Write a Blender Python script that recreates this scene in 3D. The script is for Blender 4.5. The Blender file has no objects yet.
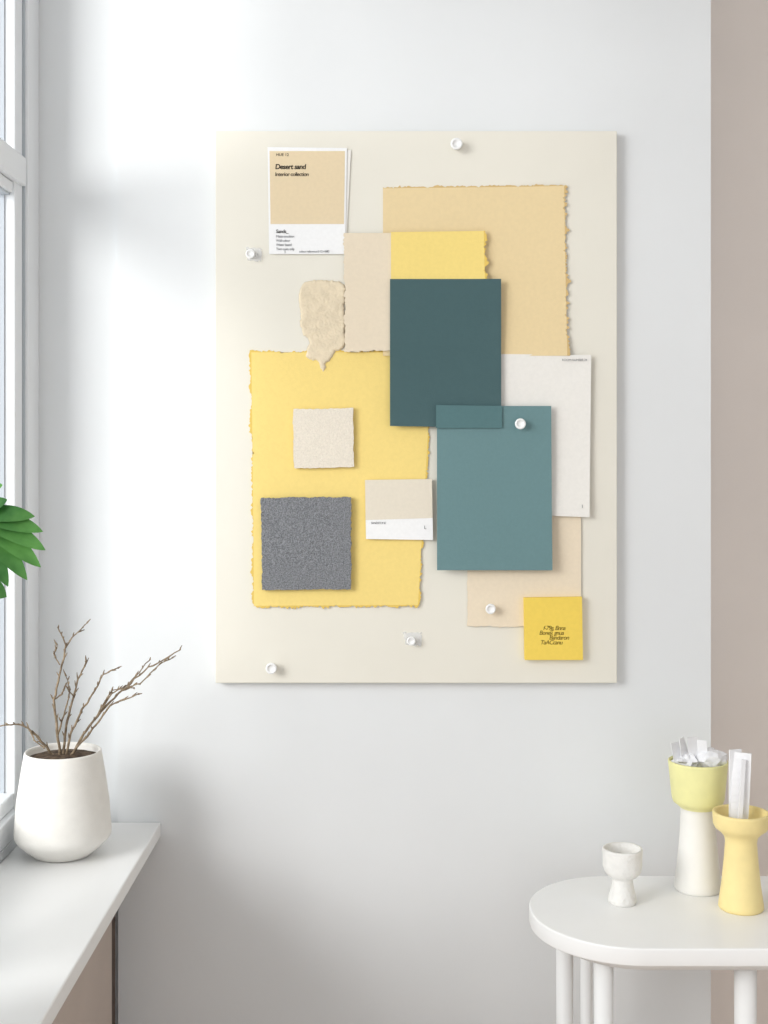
import bpy, bmesh, math, random
from mathutils import Vector, Matrix, noise
random.seed(7)
F=1255.0; D=2.5; HZ=450.0; EYE=1.5
sc=bpy.context.scene
sc.view_settings.view_transform='Standard'
sc.view_settings.look='None'

def P(px,py,Y=0.0):
    d=D+Y
    return Vector(((px-384)*d/F, Y, EYE-(py-HZ)*d/F))
def lin(c):
    out=[]
    for v in c:
        v/=255.0
        out.append(v/12.92 if v<=0.04045 else ((v+0.055)/1.055)**2.4)
    return (*out,1)
def mat(name,c,rough=0.6,var=0.03,scale=30,bump=0.0,bscale=200,metal=0,detail=4,spec=0.3,sss=0,c2=None,bdist=0.002):
    m=bpy.data.materials.new(name); m.use_nodes=True
    nt=m.node_tree; b=nt.nodes['Principled BSDF']
    b.inputs['Roughness'].default_value=rough; b.inputs['Metallic'].default_value=metal
    b.inputs['Specular IOR Level'].default_value=spec
    tc=nt.nodes.new('ShaderNodeTexCoord')
    n=nt.nodes.new('ShaderNodeTexNoise'); n.inputs['Scale'].default_value=scale; n.inputs['Detail'].default_value=detail
    nt.links.new(tc.outputs['Object'],n.inputs['Vector'])
    r=nt.nodes.new('ShaderNodeValToRGB')
    L=lin(c)
    if c2 is None:
        r.color_ramp.elements[0].color=(*[x*(1-var) for x in L[:3]],1)
        r.color_ramp.elements[1].color=(*[min(1,x*(1+var)) for x in L[:3]],1)
    else:
        r.color_ramp.elements[0].color=lin(c2); r.color_ramp.elements[1].color=L
    r.color_ramp.elements[0].position=0.35; r.color_ramp.elements[1].position=0.65
    nt.links.new(n.outputs['Fac'],r.inputs['Fac']); nt.links.new(r.outputs['Color'],b.inputs['Base Color'])
    if bump>0:
        n2=nt.nodes.new('ShaderNodeTexNoise'); n2.inputs['Scale'].default_value=bscale; n2.inputs['Detail'].default_value=6
        nt.links.new(tc.outputs['Object'],n2.inputs['Vector'])
        bp=nt.nodes.new('ShaderNodeBump'); bp.inputs['Strength'].default_value=bump; bp.inputs['Distance'].default_value=bdist
        nt.links.new(n2.outputs['Fac'],bp.inputs['Height']); nt.links.new(bp.outputs['Normal'],b.inputs['Normal'])
    return m
def link(o,parent=None):
    sc.collection.objects.link(o)
    if parent: o.parent=parent
    return o
def mesh_obj(name,verts,faces,m=None,parent=None,smooth=False,mats=None,fm=None):
    me=bpy.data.meshes.new(name); me.from_pydata([tuple(v) for v in verts],[],faces)
    for mm in (mats or [m]): me.materials.append(mm)
    if fm:
        for p,i in zip(me.polygons,fm): p.material_index=i
    bm=bmesh.new(); bm.from_mesh(me); bmesh.ops.recalc_face_normals(bm,faces=bm.faces); bm.to_mesh(me); bm.free()
    if smooth:
        for p in me.polygons: p.use_smooth=True
    o=bpy.data.objects.new(name,me); return link(o,parent)
def box(name,x0,x1,y0,y1,z0,z1,m,parent=None,bev=0):
    v=[(x,y,z) for x in(x0,x1) for y in(y0,y1) for z in(z0,z1)]
    f=[(0,1,3,2),(4,6,7,5),(0,4,5,1),(2,3,7,6),(0,2,6,4),(1,5,7,3)]
    o=mesh_obj(name,v,f,m,parent)
    if bev:
        b=o.modifiers.new('bev','BEVEL'); b.width=bev; b.segments=3
    return o
def empty(name,loc=(0,0,0)):
    e=bpy.data.objects.new(name,None); e.empty_display_size=0.05; e.location=loc
    sc.collection.objects.link(e); return e
def lathe(name,prof,loc,m,parent=None,seg=64,axis='Z',noise_amp=0,mats=None,mfun=None,closed=False):
    verts=[];faces=[];fm=[]
    n=len(prof)
    for (r,z) in prof:
        for i in range(seg):
            a=2*math.pi*i/seg
            p=Vector((r*math.cos(a),r*math.sin(a),z))
            if noise_amp:
                k=noise.noise(p*60)*noise_amp
                if r>1e-4: p.x+=math.cos(a)*k; p.y+=math.sin(a)*k
                p.z+=noise.noise(p*45+Vector((5,5,5)))*noise_amp*0.6
            if axis=='Y': p=Vector((p.x,-p.z,p.y))
            verts.append(p+Vector(loc))
    for j in range(n-1):
        for i in range(seg):
            faces.append((j*seg+i,j*seg+(i+1)%seg,(j+1)*seg+(i+1)%seg,(j+1)*seg+i))
            fm.append(mfun(j) if mfun else 0)
    o=mesh_obj(name,verts,faces,m,parent,smooth=True,mats=mats,fm=fm if mfun else None)
    bm=bmesh.new(); bm.from_mesh(o.data); bmesh.ops.remove_doubles(bm,verts=bm.verts,dist=1e-6); bm.to_mesh(o.data); bm.free()
    return o

# ---------------- materials
M_wall=mat('wall_paint',(230,232,233),0.85,0.012,3,0.05,300)
M_taupe=mat('taupe_paint',(243,234,227),0.85,0.02,3,0.05,300)
M_ceil=mat('ceiling_paint',(240,240,240),0.9)
M_floor=mat('floor_wood',(222,202,184),0.5,0.08,6)
M_white=mat('white_lacquer',(246,246,245),0.35,0.01,5)
M_frame=mat('window_paint',(240,242,244),0.4,0.01,5)
M_gask=mat('window_gasket',(190,196,202),0.6,0.01,5)
M_cab=mat('cabinet_taupe',(196,182,172),0.6,0.03,6)
M_gapshadow=mat('gap_shadow_dark',(98,84,76),0.7,0.03,6)  # shadow of the gap at the cabinet end, put into the colour
M_pot=mat('matte_ceramic',(236,233,227),0.7,0.02,40,0.15,250)
M_soil=mat('soil',(110,92,75),0.95,0.3,80,0.8,150,c2=(60,48,38))
M_bark=mat('bark',(160,142,118),0.85,0.2,90,0.6,200,c2=(108,92,74))
M_leaf=mat('leaf_green',(98,154,78),0.4,0.2,18,c2=(52,108,50))
M_board=mat('board_cream',(233,229,217),0.8,0.01,6,0.05,400)

# ---------------- room
XW=-0.69
bw=[(-0.53,0),(0.651,0),(0.651,0.10),(-1.0,0.10),(-1.0,0.012),(-0.53,0.012)]
vv=[(x,y,0) for x,y in bw]+[(x,y,2.9) for x,y in bw]; n=len(bw)
mesh_obj('wall_back',vv,[tuple(range(n)),tuple(range(n,2*n))]+[(i,(i+1)%n,n+(i+1)%n,n+i) for i in range(n)],M_wall)
box('wall_alcove',0.3,3.0,0.25,0.35,0,2.9,M_taupe)
box('wall_right',2.6,2.7,-3.6,0.25,0,2.9,M_wall)
box('floor',-1.0,3.0,-3.6,0.4,-0.1,0,M_floor)
box('ceiling',-1.0,3.0,-3.6,0.4,2.9,3.0,M_ceil)
YE=-2.3
wl=empty('wall_left')
box('below_window',-0.9,XW,-3.6,0.012,0,0.775,M_wall,wl)
box('above_window',-0.9,XW,-3.6,0.012,2.72,2.9,M_wall,wl)
box('rear_part',-0.9,XW,-3.6,YE,0.775,2.72,M_wall,wl)
# window
w=empty('window_1')
zb,zt=0.775,2.72
def fr(nm,y0,y1,z0,z1,x0=XW-0.06,x1=XW+0.0,b=0.003,m=None): return box(nm,x0,x1,y0,y1,z0,z1,m or M_frame,w,b)
fr('stile_far',-0.065,0.012,zb,zt)
fr('gasket_far',-0.070,-0.0652,zb,zt,XW-0.05,XW-0.006,0,M_gask)
fr('sash_stile_far',-0.118,-0.0702,zb+0.0,zt,XW-0.05,XW-0.010)
fr('gasket_glass',-0.122,-0.1182,zb,zt,XW-0.046,XW-0.03,0,M_gask)
fr('stile_near',YE,YE+0.06,zb,zt)
fr('rail_bottom',YE+.061,-0.119,zb,zb+0.045)
fr('sash_bottom',YE+.061,-0.119,zb+0.046,zb+0.075,XW-0.05,XW-0.012)
fr('rail_top',YE+.061,-0.119,zt-0.05,zt)
fr('transom',YE+.061,-0.0705,2.01,2.065,XW-0.06,XW-0.002)
fr('transom_bead',YE+.061,-0.119,1.988,2.009,XW-0.05,XW-0.014)
fr('transom_gasket',YE+.061,-0.119,1.984,1.988,XW-0.046,XW-0.02,0,M_gask)
for k,yy in enumerate((-0.80,-1.55)):
    fr('mullion_%d'%(k+1),yy-0.03,yy+0.03,zb+.001,zt-.001,XW-0.061,XW-0.001)
g=bpy.data.materials.new('window_glass'); g.use_nodes=True; nt=g.node_tree; nt.nodes.clear()
o_=nt.nodes.new('ShaderNodeOutputMaterial'); mx=nt.nodes.new('ShaderNodeMixShader'); tr=nt.nodes.new('ShaderNodeBsdfTransparent'); gl=nt.nodes.new('ShaderNodeBsdfGlossy')
gl.inputs['Roughness'].default_value=0.02; tr.inputs['Color'].default_value=(0.96,0.98,0.99,1); mx.inputs[0].default_value=0.03
nt.links.new(tr.outputs[0],mx.inputs[1]); nt.links.new(gl.outputs[0],mx.inputs[2]); nt.links.new(mx.outputs[0],o_.inputs[0])
mesh_obj('glass_pane',[(XW-0.04,YE,zb),(XW-0.04,0,zb),(XW-0.04,0,zt),(XW-0.04,YE,zt)],[(0,1,2,3)],g,w)
# sill + cabinet
SZ=0.759
box('window_sill',XW+0.001,-0.444,-3.3,-0.001,SZ-0.028,SZ,M_white,None,0.003)
cab=empty('sill_cabinet')
box('body',XW+0.002,-0.53,-3.3,-0.095,0.0,SZ-0.03,M_cab,cab)
box('gap_shadow_strip',XW+0.002,-0.535,-0.093,-0.001,0.0,SZ-0.03,M_gapshadow,cab)  # dark strip added as the shadow between cabinet and wall
for i in range(4):
    box('door_panel_%d'%(i+1),-0.53,-0.518,-0.11-0.75*(i+1)+0.01,-0.11-0.75*i,0.08,SZ-0.06,M_cab,cab,0.002)

# ---------------- pin board
bl=P(215.5,683,-0.022); trc=P(617,131,-0.022)
BY=-0.022
bd=box('pin_board',bl.x,trc.x,BY,-0.001,bl.z,trc.z,M_board,None,0.0012)

# ---------------- papers
def paper(name,c,Y,m,deckle='',th=0.0009,curl=0.002,amp=2.2,parent=None,nx=None,ny=None,corner=(0,0,0,0),rough=0,seed=0,edge_mat=None,step=2.0,ramp=1.0):
    tl,tr_,br,bl_=[P(x,y,Y) for x,y in c]
    wpx=abs(c[1][0]-c[0][0]); hpx=abs(c[3][1]-c[0][1])
    nx=nx or max(8,int(wpx/step)); ny=ny or max(8,int(hpx/step))
    px=(D+Y)/F
    vf=[]
    for j in range(ny+1):
        t=j/ny
        for i in range(nx+1):
            s=i/nx
            p=tl*(1-s)*(1-t)+tr_*s*(1-t)+br*s*t+bl_*(1-s)*t
            def jit(q,k):
                h=noise.noise(Vector((q*0.10,k+seed*3.1,0)))+0.9*noise.noise(Vector((q*0.33,k+9+seed,3)))+0.6*noise.noise(Vector((q*0.8,k+19+seed,3)))
                return h*amp*px*(ramp if k==2 else 1)
            if 'L' in deckle and i==0: p.x-=jit(j*step,1)
            if 'R' in deckle and i==nx: p.x+=jit(j*step,2)
            if 'T' in deckle and j==0: p.z+=jit(i*step,3)
            if 'B' in deckle and j==ny: p.z-=jit(i*step,4)
            lift=(corner[0]*((1-s)*(1-t))**3+corner[1]*(s*(1-t))**3+corner[2]*(s*t)**3+corner[3]*((1-s)*t)**3)
            lift+=curl*(max(0,2*t-1)**2)*0.8+curl*0.6*(max(0,2*s-1)**2)
            if rough: lift+=rough*(noise.noise(Vector((i*0.6,j*0.6,seed)))+1)
            p.y-=lift
            vf.append(p)
    N=len(vf)
    vb=[v+Vector((0,th,0)) for v in vf]
    id=lambda i,j:j*(nx+1)+i
    fs=[];fm=[]
    for j in range(ny):
        for i in range(nx):
            a,b,c_,d=id(i,j),id(i+1,j),id(i+1,j+1),id(i,j+1)
            fs.append((a,b,c_,d)); fs.append((N+d,N+c_,N+b,N+a))
            e=0
            if edge_mat and (('R' in deckle and i==nx-1) or ('L' in deckle and i==0)or ('B' in deckle and j==ny-1)or ('T' in deckle and j==0)): e=1
            fm+= [e,e]
    per=[id(i,0) for i in range(nx)]+[id(nx,j) for j in range(ny)]+[id(i,ny) for i in range(nx,0,-1)]+[id(0,j) for j in range(ny,0,-1)]
    for k in range(len(per)):
        a,b=per[k],per[(k+1)%len(per)]
        fs.append((a,b,N+b,N+a)); fm.append(1 if edge_mat else 0)
    return mesh_obj(name,vf+vb,fs,m,parent,smooth=False,mats=[m,edge_mat] if edge_mat else None,fm=fm if edge_mat else None)
def pm(name,c,**k):
    kw=dict(rough=0.85,var=0.015,scale=150,bump=0.14,bscale=330,spec=0.15); kw.update(k)
    return mat(name,c,**kw)
M_tan=pm('paper_tan',(233,211,166)); M_tanE=pm('paper_tan_edge',(212,182,128))
M_beige=pm('paper_beige',(231,217,194)); M_yel=pm('paper_yellow',(243,218,134)); M_yelE=pm('paper_yellow_edge',(230,197,104))
M_yel2=pm('paper_yellow_big',(243,217,136))
M_teal=pm('paper_dark_teal',(76,101,104)); M_teal2=pm('paper_teal',(110,141,144)); M_teal3=pm('paper_teal_strip',(90,122,125))
M_off=pm('paper_offwhite',(238,235,229),bump=0.04); M_wh=pm('paper_white',(244,244,244),bump=0.0); M_peach=pm('paper_peach',(236,221,197))
M_sw=pm('swatch_beige',(229,210,176),bump=0.03); M_sw2=pm('swatch_sand',(229,220,203),bump=0.03)
M_note=pm('note_yellow',(244,213,100))
M_ink=pm('ink_black',(40,36,34)); M_inkg=pm('ink_grey',(120,120,125)); M_inkb=pm('ink_brown',(90,72,30))
def text(s,px,py,Y,size,m,parent,bold=0,shear=0,name='print',sp=1.0):
    cu=bpy.data.curves.new(name,'FONT'); cu.body=s; cu.size=size*(D+Y)/F; cu.offset=bold; cu.shear=shear; cu.extrude=0.00005; cu.space_character=sp
    o=bpy.data.objects.new(name,cu); o.location=P(px,py,Y); o.rotation_euler=(math.pi/2,0,0); cu.materials.append(m)
    return link(o,parent)

Y1=BY-0.0012
paper('deckled_tan_paper',[(383,187),(565,185),(568,356),(383,356)],Y1,M_tan,'TR',amp=1.7,edge_mat=M_tanE,seed=1,curl=0.006,step=1.3,ramp=2.6)
paper('torn_beige_paper',[(344,233),(396,233),(396,350),(345,352)],Y1-0.006,M_beige,'BL',amp=1.6,seed=2,step=1.5)
paper('torn_yellow_paper',[(391,232),(485,231),(486,279),(391,284)],Y1-0.0085,M_yel,'R',amp=5.0,edge_mat=M_yelE,seed=3,curl=0.003,step=1.3)
paper('deckled_yellow_paper',[(250,351),(434,351),(419,606),(253,607)],Y1,M_yel2,'TLBR',amp=2.5,edge_mat=M_yelE,seed=4,curl=0.003,step=1.3)
paper('offwhite_paper',[(500,354),(591,355),(589,517),(500,514)],Y1-0.006,M_off,'',curl=0.005)
ow=bpy.data.objects['offwhite_paper']
text('ROOM NUMBER 24',562,361,Y1-0.0125,3.2,M_inkg,ow,sp=.9); text('1',581,508,Y1-0.0125,5,M_inkg,ow)
paper('peach_paper',[(468,518),(581,512),(581,627),(467,626)],Y1-0.0015,M_peach,'LB',amp=0.9,curl=0.002,seed=6)
paper('dark_teal_paper',[(390,279),(501,279),(501,428),(390,426)],Y1-0.013,M_teal,'',curl=0.004)
paper('teal_paper',[(437,406),(551,406),(552,570),(437,570)],Y1-0.017,M_teal2,'',curl=0.005)
paper('teal_tape_strip',[(436,405),(502,406),(502,428),(436,428)],Y1-0.0205,M_teal3,'',curl=0.001)

# paint card
pc=empty('paint_swatch_card')
paper('backing_slip',[(272,148),(351,150),(346,250),(270,248)],Y1-0.0006,M_off,'',parent=pc,curl=0.001,th=0.0004)
paper('card',[(267.5,147),(347,148),(345,254),(269,254)],Y1-0.003,M_wh,'',parent=pc,curl=0.0)
paper('colour_field',[(269.5,151),(345,151),(344,224),(270.5,224)],Y1-0.0033,M_sw,'',parent=pc,curl=0.0,th=0.0002)
yt=Y1-0.0037
text('HUE 12',276,156,yt,4,M_ink,pc); text('Desert sand',275,169,yt,7.0,M_ink,pc,0.0003,0.1,name='title',sp=0.9)
text('Interior collection',275,176,yt,5.4,M_ink,pc,0.00010,0.05,name='subtitle',sp=0.88)
text('Sands_',276,233,yt,5,M_ink,pc,0.00010,sp=.9); 
for k,s in enumerate(('Matte emulsion','Wall colour','Water based','Two coats only')): text(s,276,237.5+k*4.2,yt,3.5,M_inkg,pc,sp=.85)
text('1',284,253,yt,4,M_ink,pc); text('colour reference 0 12 4 880',299,252.5,yt,3.2,M_inkg,pc,sp=.85)

# torn handmade-paper sample
out=[(304,283),(316,280),(328,281),(340,282),(346,288),(346,299),(344,308),(346,318),(345,330),(346,343),(340,350),(335,352),(331,360),(327,362),(324,371),(320,367),(318,361),(311,360),(306,356),(307,349),(309,340),(303,334),(300,324),(301,314),(299,305),(299,294)]
def blob(name,out,Y,m,th=0.004):
    n=len(out); cr=[]
    for i in range(n):
        p0,p1,p2,p3=[Vector(out[(i+k)%n]) for k in (-1,0,1,2)]
        for k in range(6):
            t=k/6
            q=0.5*((2*p1)+(p2-p0)*t+(2*p0-5*p1+4*p2-p3)*t*t+(3*p1-p0-3*p2+p3)*t**3)
            q+=Vector((noise.noise(Vector((q.x*0.4,q.y*0.4,1))),noise.noise(Vector((q.x*0.4,q.y*0.4,7)))))*1.5
            cr.append(q)
    from mathutils.geometry import delaunay_2d_cdt
    verts=list(cr); n=len(cr)
    def inside(x,y):
        c=False;j=n-1
        for i in range(n):
            a,b=cr[i],cr[j]
            if (a.y>y)!=(b.y>y) and x<(b.x-a.x)*(y-a.y)/(b.y-a.y)+a.x: c=not c
            j=i
        return c
    def dist(x,y): return min((Vector((x,y))-q).length for q in cr)
    y=279.0
    while y<372:
        x=297.0
        while x<349:
            if inside(x,y) and dist(x,y)>0.7: verts.append(Vector((x+random.uniform(-.2,.2),y+random.uniform(-.2,.2))))
            x+=1.0
        y+=1.0
    vo,eo,fo,*_=delaunay_2d_cdt(verts,[(i,(i+1)%n) for i in range(n)],[list(range(n))],1,1e-5)
    vs=[]
    for q in vo:
        dd=dist(q.x,q.y)
        h=th*min(1,dd/2.2)**0.5
        h+=0.0010*noise.noise(Vector((q.x*0.13,q.y*0.13,4)))*min(1,dd/3)+0.0006*noise.noise(Vector((q.x*0.5,q.y*0.5,4)))*min(1,dd)
        p=P(q.x,q.y,Y); p.y-=h; vs.append(p)
    return mesh_obj(name,vs,[tuple(f) for f in fo],m,smooth=True)
M_plast=pm('handmade_paper',(228,213,186),bump=0.5,bscale=220,bdist=0.002,var=0.05,scale=60)
blob('torn_handmade_paper',out,Y1-0.0002,M_plast,0.004)

M_txt=pm('textured_linen',(236,227,212),bump=0.7,bscale=420,bdist=0.003,var=0.04,scale=300)
paper('textured_swatch',[(293,409),(353,408),(354,467),(294,468)],Y1-0.009,M_txt,'LRTB',th=0.005,amp=0.8,curl=0,rough=0.00012,seed=5)
M_felt=pm('grey_felt',(156,158,162),c2=(108,110,114),scale=420,detail=8,bump=1.0,bscale=330,bdist=0.004)
paper('grey_felt_swatch',[(261,498),(351,497),(351,589),(262,590)],Y1-0.011,M_felt,'LRTB',th=0.0075,amp=1.0,curl=0.001,rough=0.0009,seed=8)
sc2=empty('sand_swatch_card')
paper('card',[(365,480),(432,479),(433,540),(366,539)],Y1-0.009,M_wh,'',parent=sc2,curl=0,th=0.004)
paper('colour_field',[(365,480),(432,479),(432.6,518),(365.6,520)],Y1-0.0094,M_sw2,'',parent=sc2,curl=0,th=0.0003)
text('SANDSTONE',371,524,Y1-0.0098,3.0,M_inkg,sc2,sp=.8); text('L',424,529,Y1-0.0098,5,M_inkg,sc2)
nt_=empty('yellow_sticky_note')
paper('note_pad',[(524,598),(582,597),(583,660),(525,660)],Y1-0.014,M_note,'',parent=nt_,curl=0,th=0.0139)
for k,(s,x) in enumerate((('f-79g, Bnna',543),('Boney. gnua',539),('Bandaron',549),('TaACcanu',540))):
    text(s,x,630+k*4.8,Y1-0.0143,6.0,M_inkb,nt_,0.0,0.25,name='handwriting_%d'%(k+1),sp=0.85)

# push pins
M_pin=mat('pin_white',(246,246,245),0.3,0.01,20,spec=0.5)
M_tape=bpy.data.materials.new('clear_tape'); M_tape.use_nodes=True
b=M_tape.node_tree.nodes['Principled BSDF']; b.inputs['Base Color'].default_value=(0.95,0.95,0.95,1); b.inputs['Alpha'].default_value=0.4; b.inputs['Roughness'].default_value=0.3
pinprof=[(0,0),(0.0010,0),(0.0010,0.003),(0.0085,0.003),(0.0095,0.0045),(0.0085,0.0062),(0.0055,0.0075),(0.0052,0.013),(0.0075,0.015),(0.0115,0.0165),(0.0125,0.0185),(0.0118,0.0206),(0.0095,0.0214),(0.0078,0.0208),(0.0070,0.0190),(0,0.0188)]
def pin(px,py,Y,m,tape=None,s=1.0):
    e=empty('push_pin')
    lathe('pin_body',[(r*s,z*s) for r,z in pinprof],P(px,py,Y)+Vector((0,0,0)),m,e,32,'Y')
    if tape: paper('tape_piece',tape,BY-0.0008,M_tape,'LRTB',parent=e,th=0.0003,curl=0.0003,amp=1.6,rough=0.0005,seed=12)
pin(456,146,BY,M_pin,s=0.95)
pin(519.5,424,Y1-0.0178,M_pin,s=0.86)
pin(490,608,Y1-0.0025,M_pin,s=0.82)
pin(272,667,BY,M_pin,s=0.9)
pin(411,640,BY-0.001,M_pin,tape=[(403,632),(422,633),(421,647),(405,645)],s=0.7)
pin(251,255,BY-0.001,M_pin,tape=[(246,247),(262,249),(261,262),(247,261)],s=0.75)

# ---------------- branch pot on sill
PY=-0.2; d=D+PY; k=d/F
pcx=(63-384)*k; 
e=empty('branch_pot')
prof=[(0,0.0),(0.046,0.0),(0.052,0.002),(0.069,0.016),(0.083,0.030),(0.0865,0.036),(0.0872,0.044),(0.083,0.10),(0.0755,0.15),(0.0695,0.186),(0.0685,0.1895),(0.067,0.1905),(0.065,0.1895),(0.064,0.185),(0.064,0.177),(0.0,0.177)]
lathe('pot',prof,(pcx,PY,SZ),M_pot,e,96)
lathe('pebbly_soil',[(0.0635,0.178),(0.05,0.181),(0.03,0.183),(0,0.184)],(pcx,PY,SZ),M_soil,e,48,noise_amp=0.002)
def tube(verts,faces,pts,r0,r1,seg=7):
    n=len(pts); base=len(verts)
    for i,p in enumerate(pts):
        t=(pts[min(i+1,n-1)]-pts[max(i-1,0)]).normalized()
        a=t.cross(Vector((0,1,0.13))).normalized(); bb=t.cross(a)
        r=r0+(r1-r0)*i/(n-1)
        r*=1+0.18*noise.noise(p*90)
        for q in range(seg):
            an=2*math.pi*q/seg
            verts.append(p+a*math.cos(an)*r+bb*math.sin(an)*r)
    for i in range(n-1):
        for q in range(seg):
            faces.append((base+i*seg+q,base+i*seg+(q+1)%seg,base+(i+1)*seg+(q+1)%seg,base+(i+1)*seg+q))
    faces.append(tuple(base+q for q in range(seg))); faces.append(tuple(base+(n-1)*seg+q for q in range(seg)))
def path(px,y0,y1,wob=0.003):
    pts=[]
    n=len(px)
    for i in range(n-1):
        for s in range(6):
            t=(i+s/6)/(n-1)
            x=px[i][0]+(px[i+1][0]-px[i][0])*s/6; z=px[i][1]+(px[i+1][1]-px[i][1])*s/6
            Y=y0+(y1-y0)*t
            p=P(x,z,Y); pts.append(p+Vector((noise.noise(p*60),noise.noise(p*60+Vector((3,3,3))),noise.noise(p*60+Vector((8,3,1)))))*wob)
    pts.append(P(px[-1][0],px[-1][1],y1)); return pts
V=[];Fc=[]
br=[([(60,758),(57,730),(54,700),(62,665),(66,645),(58,628)],-.20,-.24,.0027,.0011),
([(64,650),(74,636),(87,623)],-.23,-.22,.0016,.0009),
([(62,758),(66,725),(72,700),(78,680),(84,667),(86,660)],-.20,-.17,.0025,.0011),
([(73,698),(68,688),(66,676)],-.19,-.20,.0013,.0009),
([(66,758),(72,730),(84,707),(95,690),(103,674),(118,668)],-.20,-.22,.0025,.0010),
([(70,758),(84,735),(100,712),(122,690),(148,668),(180,650)],-.20,-.16,.0029,.0011),
([(122,690),(140,684),(160,664),(172,658)],-.18,-.19,.0014,.0009),
([(100,712),(112,693),(128,684),(150,660)],-.19,-.15,.0016,.0009),
([(95,718),(105,702),(112,690),(134,688)],-.19,-.21,.0014,.0009),
([(68,758),(82,742),(98,722),(110,706),(124,700),(138,694)],-.20,-.23,.0023,.001),
([(56,758),(42,742),(28,728),(14,724),(-4,727)],-.20,-.24,.0027,.0011),
([(30,729),(34,740),(44,748)],-.22,-.23,.0014,.001),
([(54,700),(62,694),(66,684)],-.21,-.22,.0013,.0009),
([(60,665),(54,654),(57,645)],-.22,-.23,.0011,.0008),
([(58,735),(64,715),(70,690)],-.2,-.18,.0018,.001)]
for pts,y0,y1,r0,r1 in br:
    pp=path(pts,y0,y1); tube(V,Fc,pp,r0,r1)
    for i in range(4,len(pp),2):
        t=(pp[i]-pp[i-1]).normalized(); sd=Vector((random.uniform(-1,1),random.uniform(-.6,.6),random.uniform(-.2,1))).normalized()
        q=pp[i]; L_=random.uniform(.003,.007)
        tube(V,Fc,[q,q+(t+sd)*L_*0.6,q+(t*1.3+sd)*L_],0.0019,0.0006,5)
mesh_obj('bare_branches',V,Fc,M_bark,e,smooth=True)

# ---------------- leafy plant further along the sill
e=empty('potted_leafy_plant')
LX,LY=-0.60,-0.98
lathe('planter',[(0,0),(0.055,0),(0.06,0.004),(0.075,0.13),(0.073,0.134),(0.069,0.13),(0.066,0.115),(0,0.115)],(LX,LY,SZ),M_pot,e,64)
lathe('soil',[(0.0665,0.116),(0.03,0.12),(0,0.121)],(LX,LY,SZ),M_soil,e,32,noise_amp=0.002)
V=[];Fc=[];SV=[];SF=[]
def leaflet(base,dirv,nrm,L_,W):
    dirv=dirv.normalized(); side=dirv.cross(nrm).normalized(); nrm=side.cross(dirv).normalized()
    n=20; b0=len(V)
    for i in range(n+1):
        t=i/n
        wv=W*(0.6+0.4*math.sin(math.pi*min(1,t/0.55)*0.5)) if t<0.55 else W*max(0,1-((t-0.55)/0.45)**2.1)**0.8
        wv=max(wv,0.0004)
        c=base+dirv*L_*t-nrm*(0.12*L_*t*t)+Vector((0,0,-0.16*L_*t*t))
        for s in (-1,-.5,0,.5,1):
            V.append(c+side*wv*s+nrm*(abs(s)*wv*0.15))
    for i in range(n):
        for s in range(4):
            a=b0+i*5+s; Fc.append((a,a+1,a+6,a+5))
def leaf(px,py,Y,angs,L_,W,nrm=Vector((0.15,-0.85,0.5))):
    c=P(px,py,Y)
    for i,(a,f) in enumerate(angs):
        an=math.radians(a); leaflet(c+Vector((0,-0.0008*(i%3),0)),Vector((math.cos(an),-0.15,math.sin(an))),nrm,L_*f,W*(0.6+0.4*f))
    s=Vector((LX,LY,SZ+0.115)); m1=s.lerp(c,0.5)+Vector((-0.03,0,0.06))
    pts=[((1-t)**2)*s+2*t*(1-t)*m1+t*t*c for t in [i/16 for i in range(17)]]
    tube(SV,SF,pts,0.003,0.0018)
leaf(-28,518,-0.92,[(14,0.88),(2,0.98),(-11,1.05),(-24,1.07),(-38,1.02),(-54,.93),(-75,.8),(38,.6),(90,.6),(140,.7),(200,.8)],0.092,0.0125)
leaf(-36,498,-0.98,[(52,0.9),(30,0.95),(90,.9),(130,.8),(170,.9),(210,.8)],0.056,0.012)
leaf(-30,578,-1.02,[(-15,1),(-45,1),(-90,1),(150,.9),(200,.9),(240,.9)],0.046,0.013)
leaf(-110,470,-0.9,[(0,.7),(40,1),(80,1),(120,1),(170,1),(220,1),(260,1),(310,1)],0.07,0.015)
leaf(-90,560,-1.1,[(0,.6),(40,1),(80,1),(120,1),(170,1),(220,1),(260,1),(310,1)],0.07,0.015)
mesh_obj('foliage',V,Fc,M_leaf,e,smooth=True); mesh_obj('stems',SV,SF,M_leaf,e,smooth=True)

# ---------------- side table
TZ=0.683
e=empty('side_table')
def stadium(x0,x1,y0,y1,r,n=40):
    pts=[]
    for cx,cy,a0 in ((x1-r,y1-r,0),(x0+r,y1-r,90),(x0+r,y0+r,180),(x1-r,y0+r,270)):
        for i in range(n+1):
            a=math.radians(a0+90*i/n); pts.append((cx+r*math.cos(a),cy+r*math.sin(a)))
    return pts
def slab(name,pts,z0,z1,m,parent,bev=0):
    n=len(pts); v=[(x,y,z0) for x,y in pts]+[(x,y,z1) for x,y in pts]
    o=mesh_obj(name,v,[tuple(range(n)),tuple(range(n,2*n))]+[(i,(i+1)%n,n+(i+1)%n,n+i) for i in range(n)],m,parent)
    bm=bmesh.new(); bm.from_mesh(o.data); bmesh.ops.remove_doubles(bm,verts=bm.verts,dist=1e-5)
    if bev:
        ed=[x for x in bm.edges if abs(x.verts[0].co.z-x.verts[1].co.z)<1e-6]
        bmesh.ops.bevel(bm,geom=ed,offset=bev,segments=3,profile=0.5,affect='EDGES')
    bm.to_mesh(o.data); bm.free()
    for p in o.data.polygons:
        p.use_smooth=abs(p.normal.z)<0.99
    return o
slab('table_top',stadium(0.260,0.93,-0.445,-0.09,0.172),TZ-0.030,TZ,M_white,e,0.003)
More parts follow.
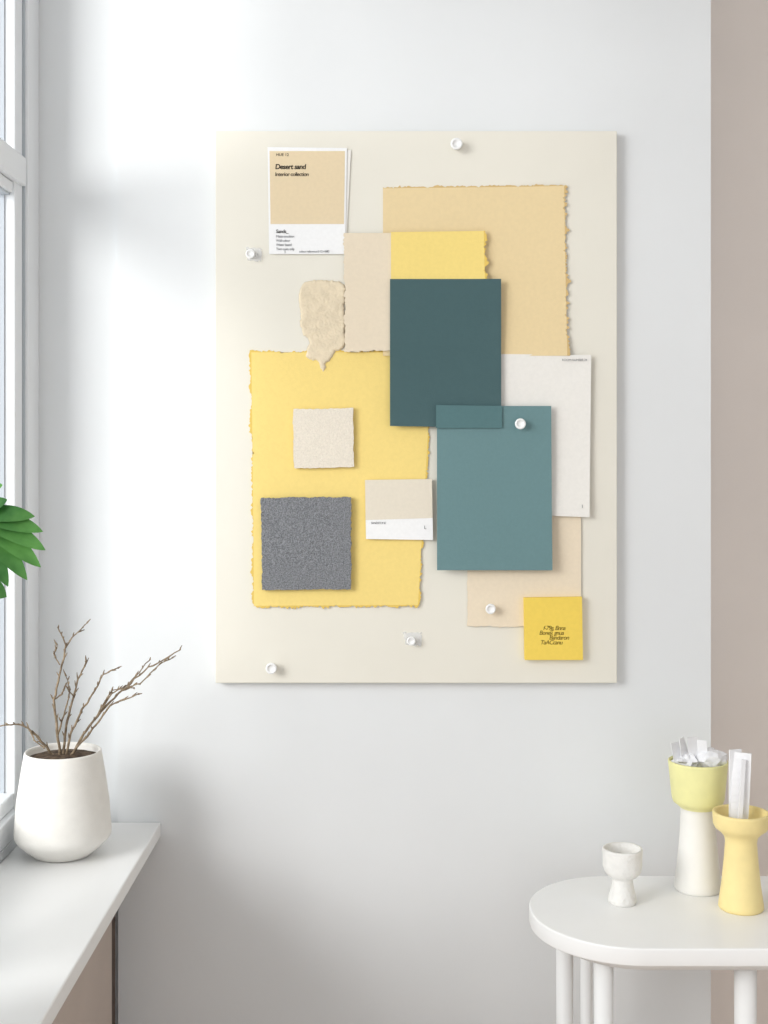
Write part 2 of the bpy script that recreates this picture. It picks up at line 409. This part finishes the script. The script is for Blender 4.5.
slab('apron',stadium(0.30,0.888,-0.415,-0.13,0.14),TZ-0.047,TZ-0.029,M_white,e)
def leg(nm,x,y,r0,r1,sx=0,sy=0):
    n=24; v=[];f=[]
    for t,r in ((0,r1*0.9),(0.01,r1),(1,r0)):
        for i in range(n):
            a=2*math.pi*i/n
            v.append((x+sx*(1-t)+r*math.cos(a),y+sy*(1-t)+r*math.sin(a),t*(TZ-0.033)))
    for j in range(2):
        for i in range(n): f.append((j*n+i,j*n+(i+1)%n,(j+1)*n+(i+1)%n,(j+1)*n+i))
    f.append(tuple(range(n))); f.append(tuple(range(2*n,3*n)))
    mesh_obj(nm,v,f,M_white,e,smooth=True)
leg('leg_1',0.324,-0.25,0.0155,0.014); leg('leg_2',0.380,-0.145,0.0115,0.011); leg('leg_3',0.372,-0.375,0.0165,0.014)
leg('leg_4',0.612,-0.375,0.019,0.016); leg('leg_5',0.68,-0.15,0.012,0.012); leg('leg_6',0.86,-0.25,0.0165,0.014)

M_stone=mat('rough_plaster',(238,236,232),0.9,0.03,60,0.6,180,bdist=0.003)
gy=-0.235;s=(D+gy)/F
lathe('stone_goblet',[(0,0),(0.024,0),(0.0258,0.003),(0.0255,0.009),(0.0225,0.020),(0.0195,0.033),(0.0182,0.042),(0.019,0.046),(0.027,0.050),(0.033,0.058),(0.0352,0.068),(0.0355,0.082),(0.036,0.095),(0.035,0.099),(0.032,0.099),(0.031,0.09),(0.029,0.078),(0.020,0.068),(0,0.064)],((622.5-384)*s,gy,TZ),M_stone,seg=72,noise_amp=0.0009)
M_lime=mat('pale_yellow_glaze',(241,237,172),0.45,0.03,30,spec=0.4)
M_cer=mat('white_ceramic',(242,240,235),0.6,0.01,30,0.1,200)
M_yg=mat('yellow_glaze',(246,226,162),0.5,0.03,30,0.1,200)
vy=-0.165; s=(D+vy)/F; vx=(698-384)*s
e=empty('two_tone_vase')
prof=[(0,0),(0.041,0),(0.0435,0.003),(0.043,0.012),(0.038,0.05),(0.0335,0.10),(0.0315,0.145),(0.032,0.152),(0.039,0.158),(0.0455,0.163),(0.048,0.170),(0.051,0.20),(0.0545,0.236),(0.0545,0.239),(0.0525,0.240),(0.051,0.236),(0.048,0.20),(0.045,0.176),(0,0.172)]
lathe('vase',prof,(vx,vy,TZ),None,e,80,mats=[M_cer,M_lime],mfun=lambda j:1 if j>=7 else 0)
M_tis=mat('crumpled_white_paper',(240,240,242),0.6,0.02,30)
def crumple(nm,c,rx,ry,rz,seed,parent,jag=0.35):
    bm=bmesh.new(); bmesh.ops.create_icosphere(bm,subdivisions=3,radius=1)
    for v in bm.verts:
        p=v.co.copy(); h=1+jag*(abs(noise.noise(p*1.6+Vector((seed,0,0))))*2-0.5)+0.10*noise.noise(p*4)
        v.co=Vector((p.x*rx*h,p.y*ry*h,p.z*rz*h))+Vector(c)
    me=bpy.data.meshes.new(nm); bm.to_mesh(me); bm.free(); me.materials.append(M_tis); o=bpy.data.objects.new(nm,me); return link(o,parent)
crumple('tissue_a',(vx-0.022,vy,TZ+0.238),0.024,0.028,0.018,1,e,0.5)
crumple('tissue_b',(vx+0.022,vy-0.006,TZ+0.243),0.030,0.026,0.019,4,e,0.25)
def strip(nm,pts,wd,m,parent,th=0.0012,twist=0):
    v=[];f=[]
    n=len(pts)
    for i,p in enumerate(pts):
        p=Vector(p); an=twist*i/(n-1)
        sd=Vector((math.cos(an),math.sin(an),0))*wd/2; nn=Vector((-math.sin(an),math.cos(an),0))*th/2
        v+= [p-sd-nn,p+sd-nn,p+sd+nn,p-sd+nn]
    for i in range(n-1):
        for q in range(4): f.append((i*4+q,i*4+(q+1)%4,i*4+4+(q+1)%4,i*4+4+q))
    f.append((0,1,2,3)); f.append((n*4-4,n*4-3,n*4-2,n*4-1))
    return mesh_obj(nm,v,f,m,parent)
for i,(dx,tx,tz,tw) in enumerate(((-.03,-.046,.276,.6),(-.014,-.034,.284,1.0),(.0,-.014,.286,.3),(.012,.002,.280,-.5))):
    pts=[(vx+dx*0.8+(tx-dx*0.8)*t,vy-0.012*t,TZ+0.19+(tz-0.19)*t) for t in [q/8 for q in range(9)]]
    strip('paper_curl_%d'%(i+1),pts,0.022,M_tis,e,twist=tw)
cy=-0.262; s=(D+cy)/F; cx=(741-384)*s
e=empty('yellow_pedestal_cup')
prof=[(0,0),(0.037,0),(0.0395,0.003),(0.039,0.01),(0.034,0.045),(0.030,0.085),(0.0275,0.118),(0.029,0.128),(0.036,0.136),(0.045,0.143),(0.0485,0.150),(0.0495,0.168),(0.049,0.172),(0.046,0.1725),(0.0445,0.169),(0.043,0.158),(0.030,0.150),(0,0.148)]
lathe('cup',prof,(cx,cy,TZ),M_yg,e,80)
for i,(dx,tw,wd,h) in enumerate(((-.008,.3,.024,.282),(.004,-.5,.032,.278))):
    pts=[(cx-0.006+dx*0.3+(dx*0.6+.004)*t,cy+0.004-i*0.007,TZ+0.150+(h-0.150)*t+0.0) for t in [q/10 for q in range(11)]]
    strip('white_card_stick_%d'%(i+1),pts,wd,M_tis,e,0.003,tw)
strip('stick_ridge',[(cx-0.006,cy-0.012,TZ+0.151),(cx+0.001,cy-0.012,TZ+0.268)],0.007,M_tis,e,0.005)

# ---------------- light
wd=bpy.data.worlds.new('sky'); sc.world=wd; wd.use_nodes=True; nt=wd.node_tree
bg=nt.nodes['Background']; bg.inputs['Color'].default_value=(0.975,0.985,1,1); bg.inputs['Strength'].default_value=1.10
def area(nm,loc,target,sx,sy,pw,col):
    l=bpy.data.lights.new(nm,'AREA'); l.shape='RECTANGLE'; l.size=sx; l.size_y=sy; l.energy=pw; l.color=col
    o=bpy.data.objects.new(nm,l); o.location=loc; o.rotation_euler=(Vector(target)-Vector(loc)).to_track_quat('-Z','Y').to_euler(); link(o); return o
area('window_daylight',(-3.6,-3.5,2.7),(0.2,0,1.0),2.3,2.3,215,(1,0.985,0.965))

# ---------------- camera
cd=bpy.data.cameras.new('camera'); cd.sensor_fit='HORIZONTAL'; cd.sensor_width=36; cd.lens=F/768*36; cd.shift_y=-(512-HZ)/768; cd.clip_start=0.02
co=bpy.data.objects.new('camera',cd); co.location=(0,-D,EYE); co.rotation_euler=(math.pi/2,0,0); link(co); sc.camera=co
